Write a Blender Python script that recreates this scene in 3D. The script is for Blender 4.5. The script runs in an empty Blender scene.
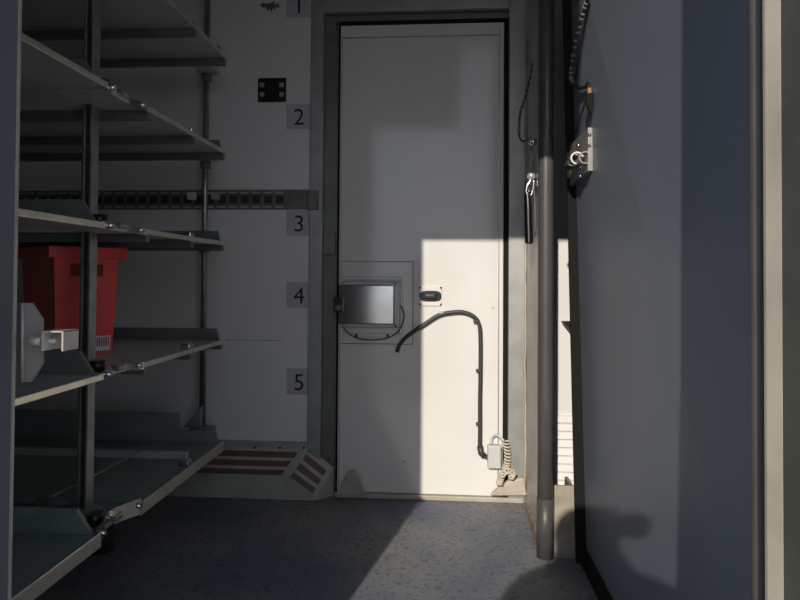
import bpy, bmesh, math, random
from mathutils import Vector, Matrix

C = bpy.context.scene.collection
random.seed(7)

# ------------------------------------------------------------------ camera
FPX, CX, CY = 620.0, 400.0, 265.4            # focal length in pixels and principal point of the 800x600 frame
YAW, PITCH, ROLL = math.radians(4.06), math.radians(1.07), math.radians(0.37)
R3 = (Matrix.Rotation(YAW, 3, 'Z') @ Matrix.Rotation(math.pi/2 + PITCH, 3, 'X') @ Matrix.Rotation(ROLL, 3, 'Z'))
cam = bpy.data.cameras.new('camera')
cam.sensor_fit = 'HORIZONTAL'; cam.sensor_width = 36.0
cam.lens = FPX * 36.0 / 800.0
cam.shift_x = 0.0; cam.shift_y = (CY - 300.0) / 800.0
cam.clip_start = 0.02
camo = bpy.data.objects.new('camera', cam); C.objects.link(camo)
camo.matrix_world = R3.to_4x4()
bpy.context.scene.camera = camo

# ------------------------------------------------------------------ sky, sun, exposure
world = bpy.data.worlds.new('sky'); bpy.context.scene.world = world
world.use_nodes = True
wn = world.node_tree; wn.nodes.clear()
wo = wn.nodes.new('ShaderNodeOutputWorld'); bg = wn.nodes.new('ShaderNodeBackground')
tc = wn.nodes.new('ShaderNodeTexCoord'); sx = wn.nodes.new('ShaderNodeSeparateXYZ'); cr = wn.nodes.new('ShaderNodeValToRGB')
wn.links.new(tc.outputs['Generated'], sx.inputs[0]); wn.links.new(sx.outputs['Z'], cr.inputs[0])
# a bright hazy band low over the horizon, plain blue above it
for k, (pos, col) in enumerate(((0.0, (0.93, 0.99, 1.14)), (0.215, (0.90, 0.97, 1.13)), (0.27, (0.54, 0.60, 0.70)), (0.8, (0.36, 0.46, 0.64)))):
    e = cr.color_ramp.elements[k] if k < 2 else cr.color_ramp.elements.new(pos)
    e.position = pos; e.color = (*col, 1)
wn.links.new(cr.outputs[0], bg.inputs[0]); wn.links.new(bg.outputs[0], wo.inputs[0])
bg.inputs[1].default_value = 1.25

SUN = Vector((0.2116, 1.0, -0.462))
sl = bpy.data.lights.new('sun', 'SUN'); sl.energy = 3.75; sl.angle = math.radians(0.55); sl.color = (1.0, 0.92, 0.81)
so = bpy.data.objects.new('sun', sl); C.objects.link(so)
so.rotation_euler = SUN.to_track_quat('-Z', 'Y').to_euler(); so.location = (-1, -4, 4)

vs = bpy.context.scene.view_settings
vs.view_transform = 'Standard'; vs.look = 'None'; vs.gamma = 1.0; vs.use_curve_mapping = False
vs.exposure = 0.0

# ------------------------------------------------------------------ helpers
def at(x, y, **p):
    """a point of the photograph on a real plane X=, Y= or Z= of the place"""
    d = R3 @ Vector(((x - CX) / FPX, -(y - CY) / FPX, -1.0))
    (a, v), = p.items()
    return d * (v / d['XYZ'.index(a)])

def mat(name, col, rough=0.6, metal=0.0, var=0.0, scale=6.0, col2=None, bump=0.0, bscale=120.0, spec=0.5):
    m = bpy.data.materials.new(name); m.use_nodes = True
    nt = m.node_tree; b = nt.nodes['Principled BSDF']
    b.inputs['Base Color'].default_value = (*col, 1); b.inputs['Roughness'].default_value = rough
    b.inputs['Metallic'].default_value = metal; b.inputs['Specular IOR Level'].default_value = spec
    if var or col2 or bump:
        t = nt.nodes.new('ShaderNodeTexCoord')
    if var or col2:
        n = nt.nodes.new('ShaderNodeTexNoise'); n.inputs['Scale'].default_value = scale; n.inputs['Detail'].default_value = 5
        r = nt.nodes.new('ShaderNodeValToRGB')
        c2 = col2 or tuple(c * (1 - var) for c in col)
        r.color_ramp.elements[0].position = 0.35; r.color_ramp.elements[0].color = (*c2, 1)
        r.color_ramp.elements[1].position = 0.62; r.color_ramp.elements[1].color = (*col, 1)
        nt.links.new(t.outputs['Object'], n.inputs['Vector']); nt.links.new(n.outputs['Fac'], r.inputs[0])
        nt.links.new(r.outputs[0], b.inputs['Base Color'])
    if bump:
        n2 = nt.nodes.new('ShaderNodeTexNoise'); n2.inputs['Scale'].default_value = bscale
        bp = nt.nodes.new('ShaderNodeBump'); bp.inputs['Strength'].default_value = bump; bp.inputs['Distance'].default_value = 0.004
        nt.links.new(t.outputs['Object'], n2.inputs['Vector']); nt.links.new(n2.outputs['Fac'], bp.inputs['Height'])
        nt.links.new(bp.outputs[0], b.inputs['Normal'])
    return m

class MB:
    """collects shapes into one mesh"""
    def __init__(s): s.bm = bmesh.new(); s.mi = 0
    def _faces(s, fs):
        for f in fs: f.material_index = s.mi
    def box(s, x0, x1, y0, y1, z0, z1):
        v = [s.bm.verts.new((x, y, z)) for x in (x0, x1) for y in (y0, y1) for z in (z0, z1)]
        q = [(0,1,3,2), (4,6,7,5), (0,4,5,1), (2,3,7,6), (0,2,6,4), (1,5,7,3)]
        s._faces([s.bm.faces.new([v[i] for i in f]) for f in q]); return s
    def hexa(s, a, b):
        """solid between two equal polygons a and b"""
        va = [s.bm.verts.new(p) for p in a]; vb = [s.bm.verts.new(p) for p in b]; n = len(a)
        fs = [s.bm.faces.new(va[::-1]), s.bm.faces.new(vb)]
        for i in range(n): fs.append(s.bm.faces.new([va[i], va[(i+1) % n], vb[(i+1) % n], vb[i]]))
        s._faces(fs); return s
    def prism(s, pts, axis, a, b):
        """2D outline pts extruded along axis from a to b"""
        def up(p, t):
            return {'X': (t, p[0], p[1]), 'Y': (p[0], t, p[1]), 'Z': (p[0], p[1], t)}[axis]
        return s.hexa([up(p, a) for p in pts], [up(p, b) for p in pts])
    def tube(s, pts, r, n=10, caps=True):
        pts = [Vector(p) for p in pts]; rings = []; prev = None
        rs = r if isinstance(r, (list, tuple)) else [r] * len(pts)
        for i, p in enumerate(pts):
            d = (pts[min(i+1, len(pts)-1)] - pts[max(i-1, 0)]).normalized()
            if prev is None:
                u = d.orthogonal().normalized()
            else:
                u = (prev - d * prev.dot(d)).normalized()
            prev = u; w = d.cross(u)
            rings.append([s.bm.verts.new(p + (u * math.cos(2*math.pi*k/n) + w * math.sin(2*math.pi*k/n)) * rs[i]) for k in range(n)])
        fs = []
        for a, b in zip(rings, rings[1:]):
            for k in range(n):
                f = s.bm.faces.new([a[k], a[(k+1) % n], b[(k+1) % n], b[k]]); f.smooth = True; fs.append(f)
        if caps: fs += [s.bm.faces.new(rings[0][::-1]), s.bm.faces.new(rings[-1])]
        s._faces(fs); return s
    def cyl(s, a, b, r, n=16): return s.tube([a, b], r, n)
    def pipe(s, a, b, r, ri, n=20):
        """open tube with a wall"""
        a, b = Vector(a), Vector(b); d = (b - a).normalized(); u = d.orthogonal().normalized(); w = d.cross(u)
        def ring(p, q): return [s.bm.verts.new(p + (u*math.cos(2*math.pi*k/n) + w*math.sin(2*math.pi*k/n))*q) for k in range(n)]
        R = [ring(a, r), ring(b, r), ring(b, ri), ring(a, ri)]; fs = []
        for i in range(4):
            A, B = R[i], R[(i+1) % 4]
            for k in range(n):
                f = s.bm.faces.new([A[k], A[(k+1) % n], B[(k+1) % n], B[k]]); f.smooth = i in (0, 2); fs.append(f)
        s._faces(fs); return s
    def ball(s, c, r, n=12):
        g = bmesh.ops.create_uvsphere(s.bm, u_segments=n, v_segments=n//2+2, radius=r, matrix=Matrix.Translation(c))
        fs = {f for v in g['verts'] for f in v.link_faces}
        for f in fs: f.smooth = True
        s._faces(fs); return s
    def build(s, name, mats, parent=None, bevel=0.0):
        bmesh.ops.recalc_face_normals(s.bm, faces=s.bm.faces)
        me = bpy.data.meshes.new(name); s.bm.to_mesh(me); s.bm.free()
        for m in (mats if isinstance(mats, (list, tuple)) else [mats]): me.materials.append(m)
        o = bpy.data.objects.new(name, me); C.objects.link(o)
        if parent is not None:
            o.parent = parent
            w = Vector((0, 0, 0)); q = parent
            while q is not None: w += q.location; q = q.parent
            me.transform(Matrix.Translation(-w))
        if bevel:
            bv = o.modifiers.new('bevel', 'BEVEL'); bv.width = bevel; bv.segments = 2; bv.limit_method = 'ANGLE'; bv.angle_limit = math.radians(40)
        return o

def spline(pts, k=6):
    pts = [Vector(p) for p in pts]; P = [pts[0]*2 - pts[1]] + pts + [pts[-1]*2 - pts[-2]]; out = []
    for i in range(1, len(P) - 2):
        a, b, c, d = P[i-1], P[i], P[i+1], P[i+2]
        for j in range(k):
            t = j / k
            out.append(0.5 * ((2*b) + (c-a)*t + (2*a-5*b+4*c-d)*t*t + (3*b-a-3*c+d)*t**3))
    return out + [pts[-1]]

def tag(o, label=None, cat=None, group=None, kind=None):
    if label: o['label'] = label
    if cat: o['category'] = cat
    if group: o['group'] = group
    if kind: o['kind'] = kind
    return o
def thing(name, loc, label, cat, group=None):
    o = bpy.data.objects.new(name, None); C.objects.link(o); o.location = loc; o.empty_display_size = 0.05
    return tag(o, label, cat, group)
def struct(o, label, cat): return tag(o, label, cat, None, 'structure')
def copy_tree(o, parent=None):
    c = o.copy(); C.objects.link(c); c.parent = parent
    for ch in list(o.children): copy_tree(ch, c)
    return c

# ------------------------------------------------------------------ materials
M = {}
M['white'] = mat('white_panel', (0.78, 0.77, 0.75), 0.45, var=0.05, scale=2.5)
M['door_white'] = mat('door_white', (0.76, 0.74, 0.71), 0.10, var=0.04, scale=3.0, spec=0.45)
M['ceiling'] = mat('ceiling_panel', (0.70, 0.69, 0.67), 0.6, var=0.06)
M['blue'] = mat('blue_grey_panel', (0.178, 0.205, 0.25), 0.45, var=0.07, scale=3.0, spec=0.35)
M['alu'] = mat('dull_aluminium', (0.42, 0.42, 0.40), 0.42, 0.6, var=0.15, scale=14)
M['alu_dark'] = mat('dark_aluminium', (0.20, 0.20, 0.185), 0.45, 0.5, var=0.2, scale=10)
M['steel'] = mat('galvanised_steel', (0.40, 0.41, 0.39), 0.36, 0.85, var=0.25, scale=22)
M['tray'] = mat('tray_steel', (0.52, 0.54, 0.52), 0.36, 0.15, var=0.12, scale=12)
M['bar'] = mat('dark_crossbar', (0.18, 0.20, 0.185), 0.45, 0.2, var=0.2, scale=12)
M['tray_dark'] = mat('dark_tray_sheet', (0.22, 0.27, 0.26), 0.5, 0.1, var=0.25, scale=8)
M['lip'] = mat('bright_lip_steel', (0.74, 0.71, 0.61), 0.30, 0.75, var=0.12, scale=30)
M['chrome'] = mat('polished_steel', (0.72, 0.71, 0.69), 0.16, 1.0, var=0.1, scale=20)
M['brushed'] = mat('brushed_steel', (0.55, 0.55, 0.54), 0.12, 0.9, var=0.1, scale=9)
M['rubber'] = mat('black_rubber', (0.014, 0.014, 0.013), 0.8, spec=0.12)
M['black'] = mat('black_plastic', (0.012, 0.012, 0.013), 0.35)
M['cable'] = mat('cable_sheath', (0.045, 0.045, 0.043), 0.45)
M['greyplastic'] = mat('grey_plastic', (0.55, 0.56, 0.54), 0.5)
M['red'] = mat('red_plastic', (0.90, 0.095, 0.085), 0.45, var=0.12, scale=8)
M['red_dark'] = mat('red_recess', (0.20, 0.012, 0.010), 0.6)
M['cream'] = mat('cream_paint', (0.50, 0.45, 0.36), 0.5, var=0.25, scale=10)
M['stripe'] = mat('maroon_stripe', (0.17, 0.085, 0.07), 0.55, var=0.3, scale=20)
M['plinth'] = mat('plinth_paint', (0.40, 0.40, 0.35), 0.5, var=0.2, scale=7)
M['beige'] = mat('beige_metal', (0.42, 0.36, 0.28), 0.55, var=0.35, scale=14)
M['rust'] = mat('rusty_edge', (0.36, 0.27, 0.19), 0.8, var=0.6, scale=30)
M['post'] = mat('dark_post', (0.085, 0.08, 0.08), 0.42, 0.1, var=0.15, scale=9, spec=0.4)
M['part'] = mat('partition_metal', (0.46, 0.435, 0.40), 0.4, 0.35, var=0.2, scale=8)
M['jamb'] = mat('jamb_paint', (0.10, 0.108, 0.122), 0.6, var=0.15)
M['sticker'] = mat('grey_sticker', (0.50, 0.50, 0.54), 0.5)
M['ink'] = mat('black_ink', (0.015, 0.015, 0.018), 0.5)
M['rail'] = mat('rail_steel', (0.20, 0.20, 0.165), 0.5, 0.4, var=0.25, scale=18)
M['slot'] = mat('rail_slot', (0.03, 0.03, 0.028), 0.7)
M['dash'] = mat('rail_slot_edge', (0.46, 0.45, 0.38), 0.5)
M['cord'] = mat('coiled_cord', (0.62, 0.54, 0.44), 0.5)
M['orange'] = mat('orange_connector', (0.34, 0.14, 0.04), 0.5)
M['dark_chrome'] = mat('dark_chrome', (0.16, 0.155, 0.15), 0.2, 1.0)
M['label'] = mat('label_paper', (0.75, 0.72, 0.70), 0.6)
M['asphalt'] = mat('pale_concrete', (0.52, 0.48, 0.42), 0.9, var=0.2, scale=3)
M['plate'] = mat('dull_plate', (0.33, 0.305, 0.29), 0.4, 0.3, var=0.1, scale=20)
M['bright'] = mat('bright_plated_steel', (0.52, 0.50, 0.46), 0.3, 0.3)
M['seam'] = mat('scuff', (0.35, 0.34, 0.33), 0.7)

def floor_mat():
    m = bpy.data.materials.new('speckled_floor'); m.use_nodes = True
    nt = m.node_tree; b = nt.nodes['Principled BSDF']; N = nt.nodes.new; L = nt.links.new
    t = N('ShaderNodeTexCoord')
    n1 = N('ShaderNodeTexNoise'); n1.inputs['Scale'].default_value = 2.3; n1.inputs['Detail'].default_value = 6
    r1 = N('ShaderNodeValToRGB'); r1.color_ramp.elements[0].position = 0.38; r1.color_ramp.elements[0].color = (0.115, 0.135, 0.185, 1)
    r1.color_ramp.elements[1].position = 0.62; r1.color_ramp.elements[1].color = (0.222, 0.222, 0.226, 1)
    n2 = N('ShaderNodeTexNoise'); n2.inputs['Scale'].default_value = 64; n2.inputs['Detail'].default_value = 1.5; n2.inputs['Roughness'].default_value = 0.6
    r2 = N('ShaderNodeValToRGB'); r2.color_ramp.elements[0].position = 0.37; r2.color_ramp.elements[0].color = (0.05, 0.052, 0.058, 1)
    r2.color_ramp.elements[1].position = 0.43; r2.color_ramp.elements[1].color = (1, 1, 1, 1)
    mx = N('ShaderNodeMix'); mx.data_type = 'RGBA'; mx.blend_type = 'MULTIPLY'; mx.inputs[0].default_value = 0.42
    n3 = N('ShaderNodeTexNoise'); n3.inputs['Scale'].default_value = 260
    bp = N('ShaderNodeBump'); bp.inputs['Strength'].default_value = 0.5; bp.inputs['Distance'].default_value = 0.003
    for n in (n1, n2, n3): L(t.outputs['Object'], n.inputs['Vector'])
    L(n1.outputs['Fac'], r1.inputs[0]); L(n2.outputs['Fac'], r2.inputs[0])
    L(r1.outputs[0], mx.inputs[6]); L(r2.outputs[0], mx.inputs[7]); L(mx.outputs[2], b.inputs['Base Color'])
    L(n3.outputs['Fac'], bp.inputs['Height']); L(bp.outputs[0], b.inputs['Normal'])
    b.inputs['Roughness'].default_value = 0.6
    return m
M['floor'] = floor_mat()

# ------------------------------------------------------------------ the setting
ZF, ZC = -0.944, 1.78          # floor and ceiling
W = 2.66                       # inner face of the far wall
YO, YI, YIR = 0.50, 0.757, 0.705            # outer and inner face of the near wall
XL, XR, XPW = -2.1, 1.6, 0.345
JL, JR, ZH = -0.5475, 0.3555, 1.155   # entry opening: left jamb, right jamb, header

struct(MB().box(-30, 30, -40, 30, -1.46, -1.40).build('ground', M['asphalt']), 'pale concrete ground outside the entry opening', 'ground')
struct(MB().box(XL-.06, XR+.06, YO, W+.1, ZF-.09, ZF).build('floor', M['floor']), 'dark blue grey speckled floor of the truck body', 'floor')
struct(MB().box(XL-.06, XR+.06, YO, W+.1, ZC, ZC+.06).build('ceiling', M['ceiling']), 'pale ceiling panel of the truck body', 'ceiling')
struct(MB().box(XL-.06, XL, YO, W+.1, ZF, ZC).build('wall_left', M['white']), 'white side wall behind the shelving', 'wall')
struct(MB().box(XR, XR+.06, YO, W+.1, ZF, ZC).build('wall_right', M['white']), 'white side wall behind the open blue grey door', 'wall')
DX0, DX1, DZ1 = -0.583, 0.345, 1.205       # hole of the far doorway
struct(MB().box(XL, DX0, W, W+.1, ZF, ZC).box(DX1, XR, W, W+.1, ZF, ZC).box(DX0, DX1, W, W+.1, DZ1, ZC)
       .build('wall_far', M['white']), 'white far wall with number stickers and the closed door', 'wall')
struct(MB().box(XL, JL, YO, YI, ZF, ZC).box(JR, XR, YO, YIR, ZF, ZC).box(JL, .112, YO, YIR, ZH, ZC)  # header stops short at the right: unseen notch added to let sun in higher
       .build('wall_near', M['jamb']), 'thick grey wall around the entry opening', 'wall')
# light bead along the left jamb's inner edge
struct(MB().box(JL, JL+.002, YI-.003, YI+.001, ZF, ZH).build('trim_1', M['lip']), 'thin light bead along the left edge of the entry opening', 'trim')
# right jamb: bulb seal, bevelled beige strip, dark strip, pale outer edge
struct(MB().tube([(.3615, .740, z) for z in (ZF, -.3, .4, ZH)], 0.0108, 14).box(.361, .38, YIR, .740, ZF, ZH)
       .build('trim_2', M['post']), 'round grey rubber seal on the right of the entry opening', 'trim')
struct(MB().prism([(.3483, .6985), (.3483, .7035), (.362, .7035), (.362, .6785), (.3542, .6788)], 'Z', ZF, ZH).build('trim_3', M['cream']), 'pale beige bevelled strip on the right side of the entry opening', 'trim')
struct(MB().box(JR-.001, JR+.004, .6345, .6788, ZF, ZH).build('trim_4', M['alu_dark']), 'dark grey face of the entry opening at the right edge', 'trim')
struct(MB().box(JR-.003, JR+.004, YO, .6345, ZF, ZH).build('trim_9', M['alu']), 'paler grey outer edge of the entry opening at the far right', 'trim')

# frame of the far door
GX0, GX1, GZ = -0.455, 0.252, 1.095
fl = MB().box(DX0, -.527, 2.645, W+.1, ZF, DZ1).box(.272, DX1, 2.645, W+.1, ZF, DZ1).box(-.527, .272, 2.645, W+.1, 1.150, DZ1)
struct(fl.build('trim_5', M['alu'], bevel=.003), 'dull aluminium frame around the closed white door', 'trim')
ch = MB().box(-.466, -.463, 2.655, 2.70, ZF, 1.112).box(-.527, -.468, 2.672, W+.1, ZF, 1.15).box(-.468, .284, 2.672, W+.1, 1.112, 1.15)
ch.box(-.527, -.522, 2.650, 2.672, ZF, 1.15).box(-.522, .284, 2.650, 2.672, 1.143, 1.15)
struct(ch.build('trim_6', M['alu_dark']), 'dark recessed channel of the closed door frame', 'trim')
struct(MB().box(-.455, .335, 2.640, 2.657, ZF, ZF+.020).box(-.465, .284, 2.657, W+.1, ZF, ZF+.017).build('trim_7', M['cream'], bevel=.004), 'pale worn threshold strip below the closed white door', 'trim')

# ---- the closed far door
DF = 2.660
d1 = thing('door_1', (-.1, DF, -.92), 'closed white insulated door with a dark seal in the far wall', 'door'); d1['kind'] = 'structure'
MB().box(GX0, GX1, DF, DF+.06, -.925, GZ).build('door_panel', M['door_white'], d1, bevel=.004)
sm = MB().box(GX0-.010, GX0-.001, DF+.003, DF+.05, -.925, GZ+.017).box(GX1+.001, .273, DF+.004, DF+.05, -.925, GZ+.017).box(GX0-.017, .284, DF-.002, DF+.05, GZ+.001, GZ+.017)
sm.build('door_seal', M['rubber'], d1)
# slim edging just inside the seal
ed = MB().box(GX0+.006, GX0+.009, DF-.002, DF, -.9, GZ-.045).box(GX1-.022, GX1-.017, DF-.003, DF, -.9, GZ-.03).box(GX0+.009, GX1-.022, DF-.003, DF, GZ-.058, GZ-.053)
ed.build('edging', M['alu'], d1)
hg = MB().box(-.522, -.470, 2.652, 2.668, .095, .19)
for z in (.115, .17): hg.cyl((-.50, 2.652, z), (-.50, 2.645, z), .006)
hg.build('hinge', M['alu_dark'], d1, bevel=.002)

def P(x, y, Y=DF): return at(x, y, Y=Y)
def rect(x0, y0, x1, y1, Y=DF):
    a, b = P(x0, y1, Y), P(x1, y0, Y); return a.x, b.x, a.z, b.z
# thin outline of the access panel and raised frame round the lock cover
def frame_box(mb, x0, x1, z0, z1, t, ya, yb):
    return mb.box(x0, x1, ya, yb, z1-t, z1).box(x0, x1, ya, yb, z0, z0+t).box(x0, x0+t, ya, yb, z0+t, z1-t).box(x1-t, x1, ya, yb, z0+t, z1-t)
x0, x1, z0, z1 = rect(341, 262, 413, 343)
ap = MB().box(x0, x1, DF-.004, DF, z0, z1).build('access_panel', M['door_white'], d1, bevel=.0015)
q_ = .0026
MB().box(x0, x1+q_, DF-.0046, DF, z1, z1+q_).box(x0, x1+q_, DF-.0046, DF, z0-q_, z0).box(x1, x1+q_, DF-.0046, DF, z0, z1).build('seam_line', M['alu_dark'], ap)
x0, x1, z0, z1 = rect(344, 277, 403, 336)
fr = frame_box(MB(), x0, x1, z0, z1, .014, DF-.018, DF-.004).build('raised_frame', M['door_white'], ap, bevel=.004)
lk = thing('lock_cover', P(340, 303), 'x', 'x'); del lk['label'], lk['category']
lk.parent = d1; lk.location = P(369, 303) - d1.location
x0, x1, z0, z1 = rect(340, 285, 395, 323)
MB().box(x0, x1, DF-.045, DF-.004, z0, z1).build('cover_plate', M['brushed'], lk, bevel=.004)
MB().box(x0+.01, x1+.012, DF-.030, DF-.004, z1-.002, z1+.014).box(x0+.01, x1+.012, DF-.030, DF-.004, z0-.016, z0+.002).box(x1-.002, x1+.026, DF-.030, DF-.004, z0-.016, z1+.014).build('cover_rim', M['alu'], lk, bevel=.003)
x0, x1, z0, z1 = rect(336, 297, 345, 311)
MB().box(x0, x1, DF-.062, DF-.045, z0, z1).build('lock_hasp', M['black'], lk, bevel=.002)
MB().box(x0+.008, x1-.004, DF-.066, DF-.061, z0+.006, z0+.028).build('hasp_plate', M['chrome'], lk)
loop = [P(343, 322, DF-.03), P(345, 329, DF-.024), P(351, 335, DF-.024), P(361, 339, DF-.024), P(375, 340, DF-.024), P(390, 337, DF-.024), P(400, 329, DF-.024), P(404, 317, DF-.024), P(402, 308, DF-.024), P(398, 303, DF-.02), P(397, 295, DF-.022)]
MB().tube(spline(loop), .0028, 8).build('release_cable', M['cable'], d1)
for x, y in ((357, 335), (388, 335)):
    p = P(x, y, DF); MB().box(p.x-.005, p.x+.005, DF-.028, DF-.002, p.z-.006, p.z+.006).build('cable_clip', M['black'], d1)

# paddle handle plate
hp = bpy.data.objects.new('paddle_handle', None); C.objects.link(hp); hp.parent = d1; hp.location = P(431, 296) - d1.location
x0, x1, z0, z1 = rect(419, 286, 442, 306)
MB().box(x0, x1, DF-.006, DF, z0, z1).build('backplate', M['label'], hp, bevel=.003)
cx, cz = (x0+x1)/2, (z0+z1)/2
oc = []
for k in range(24):
    a = 2*math.pi*k/24; ca, sa = math.cos(a), math.sin(a)
    oc.append((cx + .046*math.copysign(abs(ca)**.6, ca), cz + .023*math.copysign(abs(sa)**.6, sa)))
MB().prism(oc, 'Y', DF-.012, DF-.005).build('recess_cup', M['black'], hp, bevel=.003)
MB().box(cx-.030, cx+.026, DF-.020, DF-.012, cz-.012, cz+.012).build('paddle', M['black'], hp, bevel=.004)
MB().box(cx-.020, cx+.016, DF-.0225, DF-.0195, cz+.001, cz+.007).build('paddle_bar', M['chrome'], hp)
for dx in (-.044, .044):
    for dz in (-.036, .036): MB().cyl((cx+dx, DF-.006, cz+dz), (cx+dx, DF-.009, cz+dz), .004, 10).build('screw', M['black'], hp)

# wall marks: scuffs on the far wall and door
for (x, y, w, h) in ((236, 340, 52, .9), (262, 341, 30, .8)):
    pass
p = P(225, 340, W); q = P(281, 341, W)
sc_ = MB().box(p.x, q.x, W-.001, W, q.z, q.z+.003).build('scuff_line', M['seam']); sc_.parent = bpy.data.objects['wall_far']
for x, y, r in ((403, 461, .004), (405, 462, .004), (493, 308, .004), (373, 231, .003)):
    p = P(x, y); MB().cyl((p.x, DF, p.z), (p.x, DF-.0015, p.z), r, 8).build('chip', M['seam'], d1)

# ------------------------------------------------------------------ plinth with maroon stripes along the far wall
pl = thing('plinth', (-1.2, 2.6, ZF), 'low grey plinth with maroon and cream stripes below the white wall', 'plinth')
zb, zt = -.735, -.850
XA, XB, XE = -2.09, -.660, -.532
ztE, zbE = -.934, -.820
DXB, DXE = .083, .062           # how far the back edge runs beyond the front edge
b = MB()
b.hexa([(XA, 2.598, ZF), (XA, 2.605, zt), (XA, 2.655, zb), (XA, 2.66, zb), (XA, 2.66, ZF)],
       [(XB, 2.598, ZF), (XB, 2.605, zt), (XB+DXB, 2.655, zb), (XB+DXB, 2.66, zb), (XB+DXB, 2.66, ZF)])
b.hexa([(XB, 2.598, ZF), (XB, 2.605, zt), (XB+DXB, 2.655, zb), (XB+DXB, 2.66, zb), (XB+DXB, 2.66, ZF)],
       [(XE, 2.598, ZF), (XE, 2.603, ztE), (XE+DXE, 2.648, zbE), (XE+DXE, 2.66, zbE), (XE+DXE, 2.66, ZF)])
b.build('plinth_body', M['plinth'], pl)
def lerp(a, b, t): return Vector(a).lerp(Vector(b), t)
n0 = Vector((0, -.004, .003))
for f0, f1 in ((.04, .20), (.32, .50), (.62, .80)):
    A0 = lerp((XA, 2.605, zt), (XA, 2.655, zb), f0); A1 = lerp((XA, 2.605, zt), (XA, 2.655, zb), f1)
    B0 = lerp((XB, 2.605, zt), (XB+DXB, 2.655, zb), f0); B1 = lerp((XB, 2.605, zt), (XB+DXB, 2.655, zb), f1)
    E0 = lerp((XE, 2.603, ztE), (XE+DXE, 2.648, zbE), f0); E1 = lerp((XE, 2.603, ztE), (XE+DXE, 2.648, zbE), f1)
    Ba, Bb = lerp(B0, E0, .08), lerp(B1, E1, .08); Ea, Eb = lerp(B0, E0, .86), lerp(B1, E1, .86)
    s = MB(); A = lerp(B0, A0, .02); A_ = lerp(B1, A1, .02)
    s.hexa([A0, A, A_, A1], [v + n0 for v in (A0, A, A_, A1)])
    s.hexa([Ba, Ea, Eb, Bb], [v + n0 for v in (Ba, Ea, Eb, Bb)])
    s.build('stripe', M['stripe'], pl)
for f0, f1 in ((.21, .31), (.51, .61), (.81, .90)):
    A0 = lerp((XA, 2.605, zt), (XA, 2.655, zb), f0); A1 = lerp((XA, 2.605, zt), (XA, 2.655, zb), f1)
    B0 = lerp((XB, 2.605, zt), (XB+DXB, 2.655, zb), f0); B1 = lerp((XB, 2.605, zt), (XB+DXB, 2.655, zb), f1)
    E0 = lerp((XE, 2.603, ztE), (XE+DXE, 2.648, zbE), f0); E1 = lerp((XE, 2.603, ztE), (XE+DXE, 2.648, zbE), f1)
    Ba, Bb = lerp(B0, E0, .08), lerp(B1, E1, .08); Ea, Eb = lerp(B0, E0, .86), lerp(B1, E1, .86)
    s = MB(); s.hexa([A0, lerp(B0, A0, .02), lerp(B1, A1, .02), A1], [v + n0*.6 for v in (A0, lerp(B0, A0, .02), lerp(B1, A1, .02), A1)])
    s.hexa([Ba, Ea, Eb, Bb], [v + n0*.6 for v in (Ba, Ea, Eb, Bb)])
    o = s.build('stripe', M['cream'], pl); o['label'] = 'cream stripe'
MB().box(XA, XB+DXB, 2.650, 2.66, zb, zb+.02).build('plinth_flange', M['plinth'], pl)
for x in (255, 280, 304, 329):
    p = P(x, 447.5 if x < 310 else 459, 2.65); MB().cyl((p.x, 2.652, p.z), (p.x, 2.644, p.z), .005, 8).build('rivet', M['black'], pl)

# corner wedges at both ends of the threshold
def wedge(pts_front, Yf, pts_back, Yb, name, label):
    a = [at(x, y, Y=Yf) for x, y in pts_front]; b_ = [at(x, y, Y=Yb) for x, y in pts_back]
    o = MB().hexa(a, b_).build(name, M['cream'], bevel=.004)
    return tag(o, label, 'corner piece', 'corner wedges of the threshold')
wedge([(336, 495), (347, 474), (357, 472), (366, 495)], 2.615, [(340, 492), (349, 470), (354, 470), (364, 492)], 2.638, 'corner_wedge', 'beige triangular corner wedge left of the closed white door')
wedge([(489, 496), (507, 482), (524, 478), (527, 496)], 2.615, [(493, 490), (508, 479), (521, 476), (524, 490)], 2.638, 'corner_wedge', 'beige worn corner wedge right of the closed door, under the coiled cord')

# ------------------------------------------------------------------ partition, post and what lies behind
y0p, y1p = 2.17, 2.643
pt = MB().hexa([(.329, y0p, ZF), (.355, y0p, ZF), (.355, y0p, ZC), (.329, y0p, ZC)], [(.346, y1p, ZF), (.376, y1p, ZF), (.376, y1p, ZC), (.346, y1p, ZC)])
struct(pt.build('wall_partition', M['part']), 'narrow grey metal partition right of the closed door', 'wall')
struct(MB().hexa([(.322, y0p, ZF), (.3285, y0p, ZF), (.3285, y0p, ZF+.075), (.322, y0p, ZF+.06)], [(.338, y1p-.04, ZF), (.3455, y1p-.04, ZF), (.3455, y1p-.04, ZF+.03), (.338, y1p-.04, ZF+.02)])
       .build('baseboard_partition', M['rust'], bevel=.002), 'chipped rusty edge strip at the foot of the partition', 'baseboard')
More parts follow.
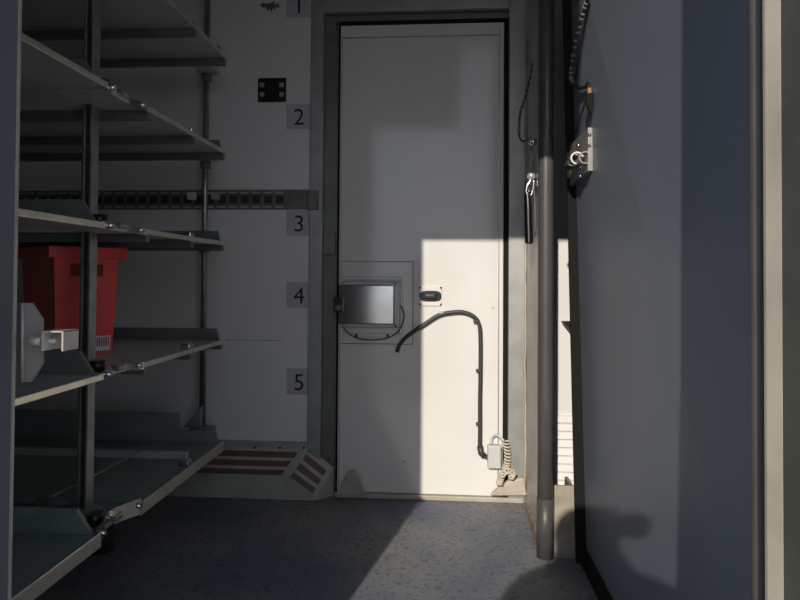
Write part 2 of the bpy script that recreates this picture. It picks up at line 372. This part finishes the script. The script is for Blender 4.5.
# cracked sealant bead in the corner between partition and door frame
sp = [(.3435 - .004*random.random(), 2.637 - .006*random.random(), z) for z in [ZF+.05 + i*.05 for i in range(44)]]
struct(MB().tube(sp, [.003 + .003*random.random() for _ in sp], 6).build('trim_8', M['cream']), 'cracked sealant bead beside the closed door frame', 'trim')
po = thing('corner_post', (.346, 2.145, ZF), 'dark round vertical post at the end of the partition', 'post')
MB().tube([(.346, 2.145, z) for z in (ZF, -.4, .4, ZC)], .0265, 24).build('post_tube', M['post'], po)
MB().tube([(.346, 2.145, ZF+.001), (.346, 2.145, ZF+.20)], .0285, 24).build('post_sleeve', M['post'], po)
bx = thing('kick_plate', (.42, 2.16, ZF), 'battered beige metal kick plate standing on the floor beside the dark post', 'kick plate')
MB().box(.378, .452, 2.150, 2.162, ZF, -.705).build('plate', M['beige'], bx, bevel=.002)
MB().box(.380, .450, 2.146, 2.164, ZF, ZF+.008).build('bottom_rim', M['alu'], bx)
MB().box(.440, .452, 2.162, 2.30, ZF, -.72).build('return_flange', M['beige'], bx)

vg = thing('vent_grille', (.58, 2.65, -.65), 'white ribbed vent grille on the wall in the gap beside the door', 'vent grille')
MB().box(.44, .76, 2.652, 2.66, -.92, -.575).build('grille_plate', M['white'], vg)
s = MB()
z = -.58
while z > -.91:
    s.prism([(2.652, z), (2.643, z-.024), (2.652, z-.027)], 'X', .44, .76); z -= .034
s.build('slats', M['white'], vg)

# ------------------------------------------------------------------ the open blue-grey door on the right
d2 = thing('door_2', (.47, 1.5, ZF+.03), 'blue grey door panel standing open on the right', 'door'); d2['kind'] = 'structure'
BF, BN = 2.075, .80
zb2, zt2 = ZF+.035, 1.2
fb, ft, nb, nt_ = .468, .409, .478, .458          # X of the face at far bottom, far top, near bottom, near top
T = .05
MB().hexa([(fb, BF, zb2), (ft, BF, zt2), (nt_, BN, zt2), (nb, BN, zb2)], [(fb+T, BF, zb2), (ft+T, BF, zt2), (nt_+T, BN, zt2), (nb+T, BN, zb2)]).build('door_panel', M['blue'], d2)
# rubber lip along the free edge and along the bottom
MB().hexa([(fb+.03, BF, zb2-.03), (ft+.03, BF, zt2), (ft-.022, BF+.022, zt2), (fb-.028, BF+.022, zb2-.03)],
          [(fb+.03, BF+.016, zb2-.03), (ft+.03, BF+.016, zt2), (ft-.022, BF+.034, zt2), (fb-.028, BF+.034, zb2-.03)]).build('edge_lip', M['rubber'], d2)
MB().hexa([(fb-.016, BF+.01, zb2-.028), (fb+.02, BF+.01, zb2-.028), (fb+.02, BF+.01, zb2+.012), (fb-.004, BF+.01, zb2+.03)],
          [(nb-.016, BN, zb2-.028), (nb+.02, BN, zb2-.028), (nb+.02, BN, zb2+.012), (nb-.004, BN, zb2+.012)]).build('bottom_seal', M['rubber'], d2)
def face_x(Y, Z):
    u = (BF-Y)/(BF-BN); v = (Z-zb2)/(zt2-zb2)
    return (fb*(1-v)+ft*v)*(1-u) + (nb*(1-v)+nt_*v)*u
def onface(x, y, off=0.0):
    X = .45
    for _ in range(8):
        p = at(x, y, X=X); X = face_x(p.y, p.z) - off
    return at(x, y, X=X)
# door lock: plate, tube, and a ring added as the tube's mirror image
lk2 = bpy.data.objects.new('door_lock', None); C.objects.link(lk2); lk2.parent = d2
pA, pB = onface(577, 150), onface(594, 150)
lk2.location = pA - d2.location
zt_, zb_ = onface(594, 127).z, onface(594, 171).z
y_n, y_f = pB.y, pA.y + .05
xf = face_x(y_n, zt_)
MB().hexa([(xf-.002, y_n, zb_), (xf-.002, y_n, zt_), (xf-.006, y_f, zt_), (xf-.006, y_f, zb_-.01)], [(xf-.016, y_n, zb_), (xf-.016, y_n, zt_), (xf-.020, y_f, zt_), (xf-.020, y_f, zb_-.01)]).build('lock_plate', M['plate'], lk2)
c0 = onface(577, 158, .036); c1 = onface(589, 158, .012)
MB().pipe(c0, c0 + Vector((-.004, .09, -.003)), .0185, .0150).build('lock_tube', M['brushed'], lk2)
MB().pipe(c0 + Vector((0, -.002, 0)), c0 + Vector((0, .004, 0)), .0195, .0150).build('tube_rim', M['label'], lk2)
MB().cyl(c0 + Vector((0, .03, 0)), c0 + Vector((0, .035, 0)), .0155, 16).build('tube_plug', M['black'], lk2)
MB().pipe((c1.x-.012, c1.y-.01, c1.z), (c1.x-.012, c1.y+.03, c1.z), .0185, .0155).build('mirrored_ring', M['plate'], lk2)
for x, y in ((580, 145), (591, 135), (582, 176), (582, 166)):
    p = onface(x, y, .02); MB().cyl(p, p + Vector((-.009, 0, 0)), .005, 8).build('bolt', M['chrome'], lk2)
# small dark hook added on the wall: draws the bump of the door's dark edge
ph = at(566, 322, Y=2.655)
wh = thing('edge_bump', ph, 'small dark hook added on the sunlit wall as a bump of the dark door edge', 'stub')
MB().hexa([(ph.x-.020, 2.62, ph.z+.005), (ph.x+.03, 2.62, ph.z+.005), (ph.x+.03, 2.62, ph.z-.06)], [(ph.x-.020, 2.66, ph.z+.005), (ph.x+.03, 2.66, ph.z+.005), (ph.x+.03, 2.66, ph.z-.06)]).build('bump_plate', M['black'], wh)

def wrapped(mb_pts, r, name, mat_a, mat_b, parent, turns):
    """a cable with a pale spiral wrap"""
    pts = spline(mb_pts, 8)
    MB().tube(pts, r, 8).build(name, mat_a, parent)
    s = MB(); n = len(pts)
    for k in range(turns):
        i = int((k + .2) / turns * (n-1)); p = pts[i]; q = pts[min(i+1, n-1)]; d = (q-p).normalized()
        s.cyl(p - d*.004, p + d*.004, r*1.25, 8)
    s.build('spiral_wrap', mat_b, parent)
M['wrap'] = mat('pale_wrap', (0.22, 0.21, 0.19), 0.5)
hw = thing('wire_harness', onface(588, 85), 'black wrapped wire harness at the top free edge of the blue grey door', 'wire')
F = lambda x, y, o=.012: onface(x, y, o)
wrapped([F(588, -3, .012), F(583, 14, .014), F(577, 35, .02), F(573, 58, .024), F(571, 76, .022), F(573, 84, .02)], .0055, 'wrapped_cable', M['cable'], M['wrap'], hw, 16)
MB().tube(spline([F(573, 84, .02), F(579, 88), F(585, 87), F(588, 83), F(589, 88)]), .005, 8).build('pigtail', M['black'], hw)
MB().tube(spline([F(590, 3), F(585, 25), F(580, 52), F(575, 80)]), .0028, 6).build('thin_wire', M['black'], hw)
MB().tube(spline([F(587, 98), F(580, 118), F(575, 135)]), .0028, 6).build('thin_wire', M['black'], hw)
p = F(589.5, 91); MB().box(p.x-.006, p.x+.005, p.y-.006, p.y+.006, p.z-.009, p.z+.009).build('connector', M['orange'], hw, bevel=.002)
p = F(590, 102, .016); MB().prism([(p.x-.011, p.z+.024), (p.x+.011, p.z+.026), (p.x+.012, p.z-.006), (p.x+.001, p.z-.034), (p.x-.010, p.z-.008)], 'Y', p.y-.006, p.y+.006).build('plug', M['rubber'], hw)

# ------------------------------------------------------------------ lever latch and cable on the partition
def onpart(x, y, off=0.0):
    X = .335
    for _ in range(8):
        p = at(x, y, X=X); X = .329 + (p.y-y0p)/(y1p-y0p)*.017 - off
    return at(x, y, X=X)
Q = lambda x, y, Y: at(x, y, Y=Y)
YL = 2.22
lv = thing('lever_latch', Q(529, 200, YL), 'chromed lever latch hanging on the partition beside the dark post', 'latch')
p = Q(532, 142, YL); MB().tube([p + Vector((.014, 0, 0)), p + Vector((-.006, -.004, 0))], .012, 12).ball(p + Vector((-.006, -.006, 0)), .010).build('pivot_bolt', M['chrome'], lv)
MB().tube([Q(532, 146, YL), Q(530.5, 160, YL), Q(530, 172, YL)], .005, 8).build('rod', M['alu'], lv)
p = Q(531, 176, YL); MB().ball(p, .0165, 16).build('knuckle', M['bright'], lv)
MB().tube(spline([Q(531, 180, YL), Q(527, 187, YL), Q(526, 195, YL)]), .010, 10).tube(spline([Q(534, 180, YL), Q(533, 190, YL), Q(530, 198, YL)]), .006, 8).build('clevis', M['chrome'], lv)
hd = spline([Q(527, 192, YL), Q(528, 203, YL), Q(528.5, 222, YL), Q(529, 238, YL), Q(529, 244, YL)])
MB().tube(hd, [.012 + .003*min(1, i/8) - (.008 if i == len(hd)-1 else 0) for i in range(len(hd))], 14).build('lever', M['dark_chrome'], lv)
MB().tube(spline([Q(534, 184, YL), Q(535, 205, YL), Q(535, 236, YL)]), .0025, 8).build('retaining_wire', M['alu_dark'], lv)
MB().box(.322, .334, 2.16, 2.30, Q(532, 188, YL).z, Q(532, 157, YL).z).build('latch_plate', M['brushed'], lv, bevel=.002)

tc_ = thing('wrapped_cable', Q(520, 110, 2.35), 'thin spiral wrapped cable hanging above the lever latch', 'cable')
YC = 2.38
wrapped([Q(532, 62, YC-.1), Q(530, 78, YC-.05), Q(525, 98, YC), Q(520.5, 112, YC), Q(519, 126, YC), Q(519, 136, YC)], .0045, 'cable_run', M['cable'], M['wrap'], tc_, 14)
MB().tube(spline([Q(519, 136, YC), Q(522, 141, YC-.05), Q(527, 140, YC-.1), Q(531, 138, YL+.01)]), .003, 6).build('cable_end', M['black'], tc_)

# ------------------------------------------------------------------ cables and junction box on the far door
cb = thing('power_cable', P(481, 400), 'thick dark cable clipped across the sunlit white door', 'cable')
cab = [P(397, 352, DF-.01), P(399, 346, DF-.01), P(404, 339, DF-.012), P(413, 332, DF-.012), P(425, 324, DF-.012), P(437, 316, DF-.014), P(447, 313, DF-.014), P(462, 312, DF-.014), P(473, 316, DF-.014), P(479, 324, DF-.014), P(480.5, 340, DF-.014), P(480.5, 370, DF-.014), P(480, 400, DF-.014), P(480, 430, DF-.014), P(480, 447, DF-.014), P(482, 454, DF-.014), P(488, 458, DF-.014)]
MB().tube(spline(cab), .0088, 10).build('cable_sheath', M['cable'], cb)
MB().tube([P(479.8, 446, DF-.014), P(481, 453, DF-.014), P(484, 456, DF-.014)], .013, 12).build('cable_gland', M['cable'], cb)
for x, y in ((442, 312), (476.5, 321), (479, 370), (479, 423)):
    p = P(x, y); MB().box(p.x-.014, p.x+.006, DF-.026, DF-.002, p.z-.005, p.z+.005).build('cable_clip', M['greyplastic'] if y < 315 else M['cable'], cb, bevel=.002)
jb = thing('junction_box', P(494, 455), 'small grey junction box at the foot of the white door', 'junction box')
x0, x1, z0, z1 = rect(487, 443.5, 500.5, 466)
MB().box(x0, x1, DF-.04, DF, z0, z1).build('box_body', M['greyplastic'], jb, bevel=.005)
MB().box(x0+.004, x1-.004, DF-.045, DF-.04, z0+.004, z1-.004).build('box_lid', M['greyplastic'], jb, bevel=.003)
MB().tube(spline([P(491.5, 444, DF-.02), P(492, 438, DF-.02), P(495, 435, DF-.022), P(499, 436, DF-.03), P(504, 441, DF-.035)]), .0055, 8).build('lead', M['greyplastic'], jb)
# coiled cord: a helix hanging down beside the door edge
path = spline([P(505, 441, DF-.03), P(507.5, 452, DF-.03), P(507, 463, DF-.03), P(504.5, 470, DF-.05), P(501, 478, DF-.075), P(499, 484, DF-.085)], 10)
hel = []
n = len(path); turns = 17
for i in range(n*8 - 8):
    f = i/8; a = path[int(f)].lerp(path[min(int(f)+1, n-1)], f-int(f)); ang = 2*math.pi*turns*i/(n*8-8)
    hel.append(a + Vector((math.cos(ang)*.012, math.sin(ang)*.010, 0)))
cc = thing('coiled_cord', P(503, 470), 'cream coiled cord hanging beside the junction box', 'cord')
MB().tube(hel, .0038, 6).build('coil', M['cord'], cc)
hel2 = []
pth = spline([P(500, 477, DF-.10), P(507, 471, DF-.09), P(513, 473, DF-.08), P(511, 477, DF-.085)], 8)
for i in range(len(pth)*6 - 6):
    f = i/6; a = pth[int(f)].lerp(pth[min(int(f)+1, len(pth)-1)], f-int(f)); ang = 2*math.pi*7*i/(len(pth)*6-6)
    hel2.append(a + Vector((math.cos(ang)*.010, math.sin(ang)*.010, math.sin(ang)*.006)))
MB().tube(hel2, .0036, 6).build('coil_end', M['cord'], cc)

# ------------------------------------------------------------------ number stickers, plate, tape scrap, lashing rail
def text_mesh(txt, height):
    cu = bpy.data.curves.new('digit', 'FONT'); cu.body = txt; cu.size = height / .729; cu.align_x = 'CENTER'; cu.extrude = .0008
    o = bpy.data.objects.new('digit', cu); C.objects.link(o)
    me = bpy.data.meshes.new_from_object(o.evaluated_get(bpy.context.evaluated_depsgraph_get()))
    bpy.data.objects.remove(o); return me
words = {'1': 'square grey sticker with the number 1, topmost on the white wall', '2': 'square grey sticker with the number 2, under the black plate',
         '3': 'square grey sticker with the number 3, just below the slotted rail', '4': 'square grey sticker with the number 4, level with the door lock cover',
         '5': 'square grey sticker with the number 5, lowest of the column'}
for txt, y in (('1', 5), ('2', 116.5), ('3', 223), ('4', 295), ('5', 381.5)):
    a, b_ = P(286.5, y+12.8, W), P(310.5, y-12.8, W)
    t = thing('number_sticker', ((a.x+b_.x)/2, W, (a.z+b_.z)/2), words[txt], 'sticker', 'number stickers on the white wall')
    MB().box(a.x, b_.x, W-.0015, W, a.z, b_.z).build('backing', M['sticker'], t)
    me = text_mesh(txt, .074); me.materials.clear(); me.materials.append(M['ink'])
    o = bpy.data.objects.new('digit', me); C.objects.link(o); o.parent = t
    o.rotation_euler = (math.pi/2, 0, 0); o.location = (.003, -.002, -.037)
a, b_ = P(258, 102.5, W), P(286.5, 78, W)
rp = thing('rivet_plate', ((a.x+b_.x)/2, W, (a.z+b_.z)/2), 'black square plate with four grey pads on the white wall', 'plate')
MB().box(a.x, b_.x, W-.006, W, a.z, b_.z).build('plate', M['black'], rp, bevel=.002)
for x, y in ((262.5, 85.5), (282, 85.5), (262.5, 95), (282, 95)):
    p = P(x, y, W); MB().box(p.x-.010, p.x+.010, W-.010, W-.006, p.z-.010, p.z+.010).build('pad', M['seam'], rp, bevel=.003)
sc = [(260, 5), (264, 9), (265, 6), (268, 12), (269, 8), (272, 13), (272, 8), (276, 10), (275, 7), (279, 8), (279, 3), (275, 5), (274, 1), (271, 3), (267, 4), (263, 3)]
pp = [P(x, y, W) for x, y in sc]
tag(MB().hexa([(p.x, W-.002, p.z) for p in pp], [(p.x, W, p.z) for p in pp]).build('tape_scrap', M['rail']), 'ragged dark scrap of tape beside the number 1 sticker', 'tape scrap')

lr = thing('lashing_rail', (-1.2, W, .33), 'slotted dark steel lashing rail running along the white wall', 'rail')
e0, e1 = -2.09, P(319, 200, W).x
zr1, zr0 = P(200, 190.5, W).z, P(200, 209.5, W).z
s = MB().box(e0, e1, W-.006, W, zr0, zr1)
s.box(e0, e1, W-.014, W-.006, zr1-.018, zr1).box(e0, e1, W-.014, W-.006, zr0, zr0+.018)
x = e1 - .155
s.box(x+.01, e1, W-.013, W-.006, zr0+.018, zr1-.018)
while x > e0 + .06:
    s.mi = 1; s.box(x-.034, x, W-.0075, W-.006, zr0+.026, zr1-.026)
    s.mi = 2; s.box(x-.036, x, W-.0155, W-.014, zr1-.016, zr1-.009).box(x-.036, x, W-.0155, W-.014, zr0+.006, zr0+.013)
    s.mi = 0; x -= .0515
s.build('rail_body', [M['rail'], M['slot'], M['dash']], lr)
MB().box(e1-.05, e1+.004, W-.018, W, zr0-.004, zr1-.004).build('end_cap', M['rail'], lr, bevel=.004)
for (x, y, m_, nm) in ((193.5, 196.5, 'label', 'pale clip'), (217, 196.5, 'seam', 'grey clip')):
    p = P(x, y, W); o = MB().box(p.x-.018, p.x+.018, W-.03, W-.006, p.z-.017, p.z+.017).build('rail_clip', M[m_], lr, bevel=.004); o['label'] = nm

# ------------------------------------------------------------------ shelving
LV = [.855, .485, .130, -.250, -.645]
TX0, TX1 = -1.90, -.85
sh = thing('shelving_rack', (-1.3, 1.66, ZF), 'tall galvanised shelving rack with five levels of steel trays', 'shelving')
# front post: slotted twin channel
pp_ = MB().box(-1.000, -.991, 1.640, 1.676, -.645, 1.30).box(-.980, -.971, 1.640, 1.676, -.645, 1.30).box(-.991, -.980, 1.664, 1.676, -.645, 1.30)
pp_.build('front_post', M['steel'], sh, bevel=.002)
MB().box(-1.003-.02, -.967+.02, 1.62, 1.69, -.655, -.642).build('post_foot', M['tray_dark'], sh)
MB().cyl((-1.003, 2.535, -.66), (-1.003, 2.535, 1.30), .0125, 16).build('wall_pole', M['steel'], sh)
rear = MB().box(-1.93, -1.90, 1.64, 1.68, ZF, 1.30)
rear.build('rear_post', M['steel'], sh)

def tray(y0, y1, z, near, bottom):
    lip = .034 if bottom else .013
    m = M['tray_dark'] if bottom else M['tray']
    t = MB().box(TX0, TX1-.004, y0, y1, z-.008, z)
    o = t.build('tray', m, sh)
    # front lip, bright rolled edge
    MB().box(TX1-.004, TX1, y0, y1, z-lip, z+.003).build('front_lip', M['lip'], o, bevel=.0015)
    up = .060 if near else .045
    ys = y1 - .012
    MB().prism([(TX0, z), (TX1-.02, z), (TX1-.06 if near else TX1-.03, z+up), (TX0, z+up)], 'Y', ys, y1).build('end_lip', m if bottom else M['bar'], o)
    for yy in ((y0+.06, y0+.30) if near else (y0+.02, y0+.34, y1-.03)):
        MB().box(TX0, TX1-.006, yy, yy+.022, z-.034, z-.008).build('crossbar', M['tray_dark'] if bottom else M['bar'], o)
    if not near:
        p = (TX1-.02, y0+.36, z)
        MB().box(p[0]-.02, p[0]+.012, p[1]-.02, p[1]+.02, z, z+.018).build('catch', M['brushed'], o, bevel=.003)
    return o
def joiner(z, bottom):
    """bent strap with bolts between the two trays of a level, and its arm to the post"""
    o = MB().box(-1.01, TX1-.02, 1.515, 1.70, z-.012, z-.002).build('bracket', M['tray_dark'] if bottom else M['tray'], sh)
    pts = spline([(TX1-.002, 1.49, z-.004), (TX1-.012, 1.54, z-.002), (TX1-.030, 1.585, z), (TX1-.022, 1.64, z-.002), (TX1-.002, 1.70, z-.006), (TX1, 1.72, z-.006)], 5)
    s_ = MB()
    for a, b_ in zip(pts, pts[1:]):
        h = .022 if bottom else .010
        s_.hexa([a+Vector((0,0,-h)), a+Vector((0,0,h)), b_+Vector((0,0,h)), b_+Vector((0,0,-h))], [v+Vector((-.004,0,0)) for v in (a+Vector((0,0,-h)), a+Vector((0,0,h)), b_+Vector((0,0,h)), b_+Vector((0,0,-h)))])
    s_.build('strap', M['brushed'], o)
    for y, r in (((1.515, .007), (1.70, .008)) if bottom else ((1.53, .0075), (1.69, .0065))):
        MB().cyl((TX1-.03, y, z-.003), (TX1+.006, y, z-.003), r, 6).build('bolt', M['brushed'], o)
    MB().box(TX1-.035, TX1-.006, 1.585, 1.625, z-.005, z+.010).build('hinge_knuckle', M['brushed'], o, bevel=.004)
    MB().tube([(TX1-.05, 1.56, z+.0), (TX1-.05, 1.56, z+.028)], .020, 12).build('knob', M['black'], o)
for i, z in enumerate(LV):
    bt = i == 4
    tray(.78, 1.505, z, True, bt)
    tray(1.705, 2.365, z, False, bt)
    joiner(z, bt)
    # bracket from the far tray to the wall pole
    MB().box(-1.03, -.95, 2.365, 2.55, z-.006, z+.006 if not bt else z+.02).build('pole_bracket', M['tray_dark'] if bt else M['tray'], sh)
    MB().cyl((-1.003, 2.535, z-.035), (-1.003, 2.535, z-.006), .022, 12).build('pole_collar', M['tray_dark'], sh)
# loose stay rods and a low bar on the bottom level, end gussets and feet
MB().tube([at(45, 500, Z=-.60), at(97, 474, Z=-.60), at(147, 447, Z=-.60)], .0035, 8).build('stay_rod', M['steel'], sh)
p = at(45, 500, Z=-.60); MB().box(p.x-.015, p.x+.015, p.y-.012, p.y+.012, -.645, -.59).build('rod_clip', M['steel'], sh)
MB().box(-1.85, -.90, 2.13, 2.15, -.645, -.622).build('low_bar', M['tray'], sh)
MB().box(-1.88, -1.02, 2.35, 2.36, -.645, -.535).build('end_board', M['tray_dark'], sh)
MB().prism([(-1.06, -.62), (-.99, -.62), (-.985, -.535)], 'Y', 2.47, 2.50).build('gusset', M['tray_dark'], sh)
def foot(x, y):
    f = MB().box(x-.03, x+.03, y-.03, y+.03, -.72, -.651).build('foot_bracket', M['tray_dark'], sh)
    MB().cyl((x-.018, y, ZF+.09), (x+.018, y, ZF+.09), .09, 24).build('caster_wheel', M['rubber'], f)
    MB().box(x-.028, x-.02, y-.035, y+.035, ZF+.06, -.70).box(x+.02, x+.028, y-.035, y+.035, ZF+.06, -.70).build('caster_fork', M['tray_dark'], f)
for y in (1.10, 1.95):
    for x in (-1.36, -1.80): foot(x, y)
MB().cyl((-.90, 1.59, -.725), (-.90, 1.59, -.66), .032, 18).build('bumper', M['rubber'], sh)

# ------------------------------------------------------------------ red crate on the fourth level
crx, cry, crz = -1.160, 1.785, -.249
th = math.radians(50)
cr_ = thing('crate', (crx, cry, crz), 'red plastic crate on the shelf behind the front post', 'crate')
def loc(u, v, z):
    """u along the right-hand side, v along the left-hand side of the near corner"""
    return Vector((crx + u*math.cos(th) - v*math.sin(th), cry + u*math.sin(th) + v*math.cos(th), crz + z))

HC, TP = .335, .012             # height, taper at the foot
UB, VB = .165, .30
def ringc(o, z): return [loc(-o, -o, z), loc(UB+o, -o, z), loc(UB+o, VB+o, z), loc(-o, VB+o, z)]
b = MB()
t_in = .006
b.hexa(ringc(0, 0), ringc(0, .006))
for (u0, v0, u1, v1) in ((0, 0, 1, 0), (1, 0, 1, 1), (1, 1, 0, 1), (0, 1, 0, 0)):
    def side(o, z, q):
        r = lambda u, v: loc((UB+o-q if u else -o+q), (VB+o-q if v else -o+q), z)
        return r(u0, v0), r(u1, v1)
    a0, a1 = side(0, 0, 0); i0, i1 = side(0, 0, t_in); c0_, c1_ = side(TP, HC, 0); k0, k1 = side(TP, HC, t_in)
    b.hexa([a0, a1, i1, i0], [c0_, c1_, k1, k0])
b.build('crate_body', M['red'], cr_)
r_ = MB()
for (u0, v0, u1, v1) in ((0, 0, 1, 0), (1, 0, 1, 1), (1, 1, 0, 1), (0, 1, 0, 0)):
    def c(u, v, o, z): return loc(UB+o if u else -o, VB+o if v else -o, z)
    r_.hexa([c(u0, v0, TP-.004, HC-.034), c(u1, v1, TP-.004, HC-.034), c(u1, v1, TP+.020, HC-.034), c(u0, v0, TP+.020, HC-.034)],
            [c(u0, v0, TP-.004, HC), c(u1, v1, TP-.004, HC), c(u1, v1, TP+.020, HC), c(u0, v0, TP+.020, HC)])
r_.build('rim', M['red'], cr_, bevel=.003)
def fo(z): return TP * z / HC
MB().hexa([loc(.035, -fo(.245)-.0015, .245), loc(UB-.035, -fo(.245)-.0015, .245), loc(UB-.035, -fo(.282)-.0015, .282), loc(.035, -fo(.282)-.0015, .282)],
          [loc(.035, .004, .245), loc(UB-.035, .004, .245), loc(UB-.035, .004, .282), loc(.035, .004, .282)]).build('hand_hole', M['red_dark'], cr_)
lb = MB()
lb.hexa([loc(UB-.058, -.0035, .012), loc(UB-.008, -.0035, .012), loc(UB-.008, -.005, .058), loc(UB-.058, -.005, .058)], [loc(UB-.058, .001, .012), loc(UB-.008, .001, .012), loc(UB-.008, .001, .058), loc(UB-.058, .001, .058)])
lo = lb.build('paper_label', M['label'], cr_); lo['label'] = 'small white printed label'
bars = MB()
for k in range(7):
    u = UB - .055 + k*.0066; bars.hexa([loc(u, -.0058, .026), loc(u+.0028, -.0058, .026), loc(u+.0028, -.0064, .054), loc(u, -.0064, .054)], [loc(u, -.003, .026), loc(u+.0028, -.003, .026), loc(u+.0028, -.004, .054), loc(u, -.004, .054)])
bars.build('printed_bars', M['red_dark'], lo)

# ------------------------------------------------------------------ keeper bolt on the left jamb
YK = .775
kp = thing('door_keeper', at(20, 341, Y=YK), 'steel keeper with bolt and square bracket on the left edge of the opening', 'latch keeper')
k = [(12, 303), (30, 303), (41, 319), (41, 364), (30, 382), (12, 382)]
q = [at(x, y, Y=YK) for x, y in k]
MB().hexa([(v.x, YK, v.z) for v in q], [(v.x, YK+.006, v.z) for v in q]).build('keeper_plate', M['plate'], kp)
a, c_ = at(18.5, 303, Y=YK), at(24, 382, Y=YK)
MB().tube([(at(22, 303, Y=YK-.003).x, YK-.002, a.z), (at(22, 382, Y=YK-.003).x, YK-.002, c_.z)], .0032, 10).build('rolled_edge', M['plate'], kp)
a, b_ = at(29, 341.5, Y=YK-.012), at(42, 341.5, Y=YK-.012)
MB().cyl((a.x, YK-.010, a.z), (b_.x, YK-.010, b_.z), .0065, 6).build('hex_nut', M['bright'], kp)
a, b_ = at(40, 341, Y=YK-.012), at(56, 341, Y=YK-.012)
MB().cyl((a.x, YK-.010, a.z), (b_.x, YK-.010, b_.z), .0038, 12).build('threaded_bolt', M['bright'], kp)
x0, x1 = at(53, 340, Y=YK).x, at(74.5, 340, Y=YK).x; z1, z0 = at(53, 330, Y=YK-.01).z, at(53, 350, Y=YK-.01).z
u = MB().box(x0, x1, YK-.024, YK+.010, z1-.002, z1).box(x1-.0025, x1, YK-.024, YK+.010, z0, z1).box(x0, x1, YK+.008, YK+.010, z0, z1).box(x0, x0+.003, YK-.024, YK+.010, z0, z1)
u.build('square_bracket', M['bright'], kp, bevel=.0006)

# ------------------------------------------------------------------ the person with the phone, outside the opening (casts the shadow at the lower right)
M['cloth'] = mat('dark_jacket', (0.035, 0.04, 0.055), 0.85, var=0.2)
M['skin'] = mat('skin', (0.55, 0.33, 0.24), 0.55)
M['hair'] = mat('dark_hair', (0.02, 0.015, 0.012), 0.6)
def skinned(name, verts, edges, radii, root, mats, parent=None, levels=2):
    me = bpy.data.meshes.new(name); me.from_pydata(verts, edges, []); o = bpy.data.objects.new(name, me); C.objects.link(o)
    me.materials.append(mats)
    sk = o.modifiers.new('skin', 'SKIN'); sk.use_smooth_shade = True
    if not me.skin_vertices: me.skin_vertices.new(name='')
    for i, r in enumerate(radii):
        me.skin_vertices[0].data[i].radius = r if isinstance(r, tuple) else (r, r)
        me.skin_vertices[0].data[i].use_root = (i == root)
    sb = o.modifiers.new('subdivision', 'SUBSURF'); sb.levels = levels; sb.render_levels = levels
    o.parent = parent
    if parent is not None: o.matrix_parent_inverse = parent.matrix_world.inverted()
    return o
px_, py_ = -.065, -.40
V = [(px_, py_, -.46), (px_, py_, -.25), (px_, py_, -.01), (px_, py_, .150), (px_, py_+.01, .20), (px_, py_+.03, .22), (px_, py_+.035, .29), (px_, py_+.03, .335),
     (px_+.185, py_, .085), (.150, -.30, -.10), (.015, -.215, .190),
     (px_-.185, py_, .105), (px_-.22, py_+.10, -.16), (-.085, -.06, -.05),
     (px_+.10, py_, -.52), (px_+.11, py_+.02, -.93), (px_+.11, py_-.02, -1.33), (px_+.12, py_+.14, -1.375),
     (px_-.10, py_, -.52), (px_-.11, py_+.02, -.93), (px_-.11, py_-.02, -1.33), (px_-.12, py_+.14, -1.375)]
Ed = [(0,1),(1,2),(2,3),(3,4),(4,5),(5,6),(6,7),(3,8),(8,9),(9,10),(3,11),(11,12),(12,13),(0,14),(14,15),(15,16),(16,17),(0,18),(18,19),(19,20),(20,21)]
Rd = [(.16,.12),(.15,.11),(.17,.12),(.12,.09),(.055,.055),(.085,.095),(.085,.10),(.06,.07),
      .07,.05,.033, .07,.05,.033, (.09,.09),.065,.045,.04, (.09,.09),.065,.045,.04]
pe = skinned('person', V, Ed, Rd, 0, M['cloth'])
tag(pe, 'person in dark clothes standing outside the opening with raised forearms', 'person')
hs = MB().ball((px_, py_+.015, .290), .096, 16); hs.build('hair', M['hair'], pe)
def hand(side, wrist, palm, fingers, thumb):
    vs_ = [wrist, palm]; es = [(0, 1)]; rr = [.030, (.036, .018)]
    for f in fingers + [thumb]:
        k0 = len(vs_)
        for q_, p_ in enumerate(f): vs_.append(p_); rr.append(.0095 if q_ < 2 else .0075); es.append((1 if q_ == 0 else k0+q_-1, k0+q_))
    skinned('hand', vs_, es, rr, 1, M['skin'], pe, 1)
hand(1, (.015, -.215, .190), (.045, -.205, .222),
     [[(.072, -.200, .238), (.096, -.198, .232), (.116, -.196, .212)], [(.074, -.202, .226), (.099, -.200, .219), (.120, -.198, .196)],
      [(.074, -.206, .214), (.097, -.205, .206), (.115, -.203, .184)], [(.068, -.210, .204), (.088, -.209, .196), (.102, -.208, .180)]],
     [(.040, -.195, .246), (.052, -.190, .258), (.066, -.188, .262)])
hand(-1, (-.085, -.06, -.05), (-.080, -.035, -.02),
     [[(-.085, -.025, .015), (-.070, -.012, .030), (-.055, -.010, .030)], [(-.088, -.02, .0), (-.072, -.010, .008), (-.060, -.010, .006)],
      [(-.088, -.02, -.02), (-.072, -.010, -.02), (-.060, -.010, -.022)], [(-.085, -.02, -.04), (-.070, -.010, -.042), (-.060, -.010, -.044)]],
     [(-.060, -.04, -.02), (-.045, -.035, -.025), (-.035, -.032, -.03)])
ph_ = thing('phone', (.04, -.022, -.02), 'black phone held level in both hands outside the opening', 'phone')
MB().box(-.045, .135, -.027, -.018, -.060, .018).build('phone_body', M['black'], ph_, bevel=.004)
MB().box(-.050, .130, -.0285, -.027, -.056, .014).build('screen', M['black'], ph_)
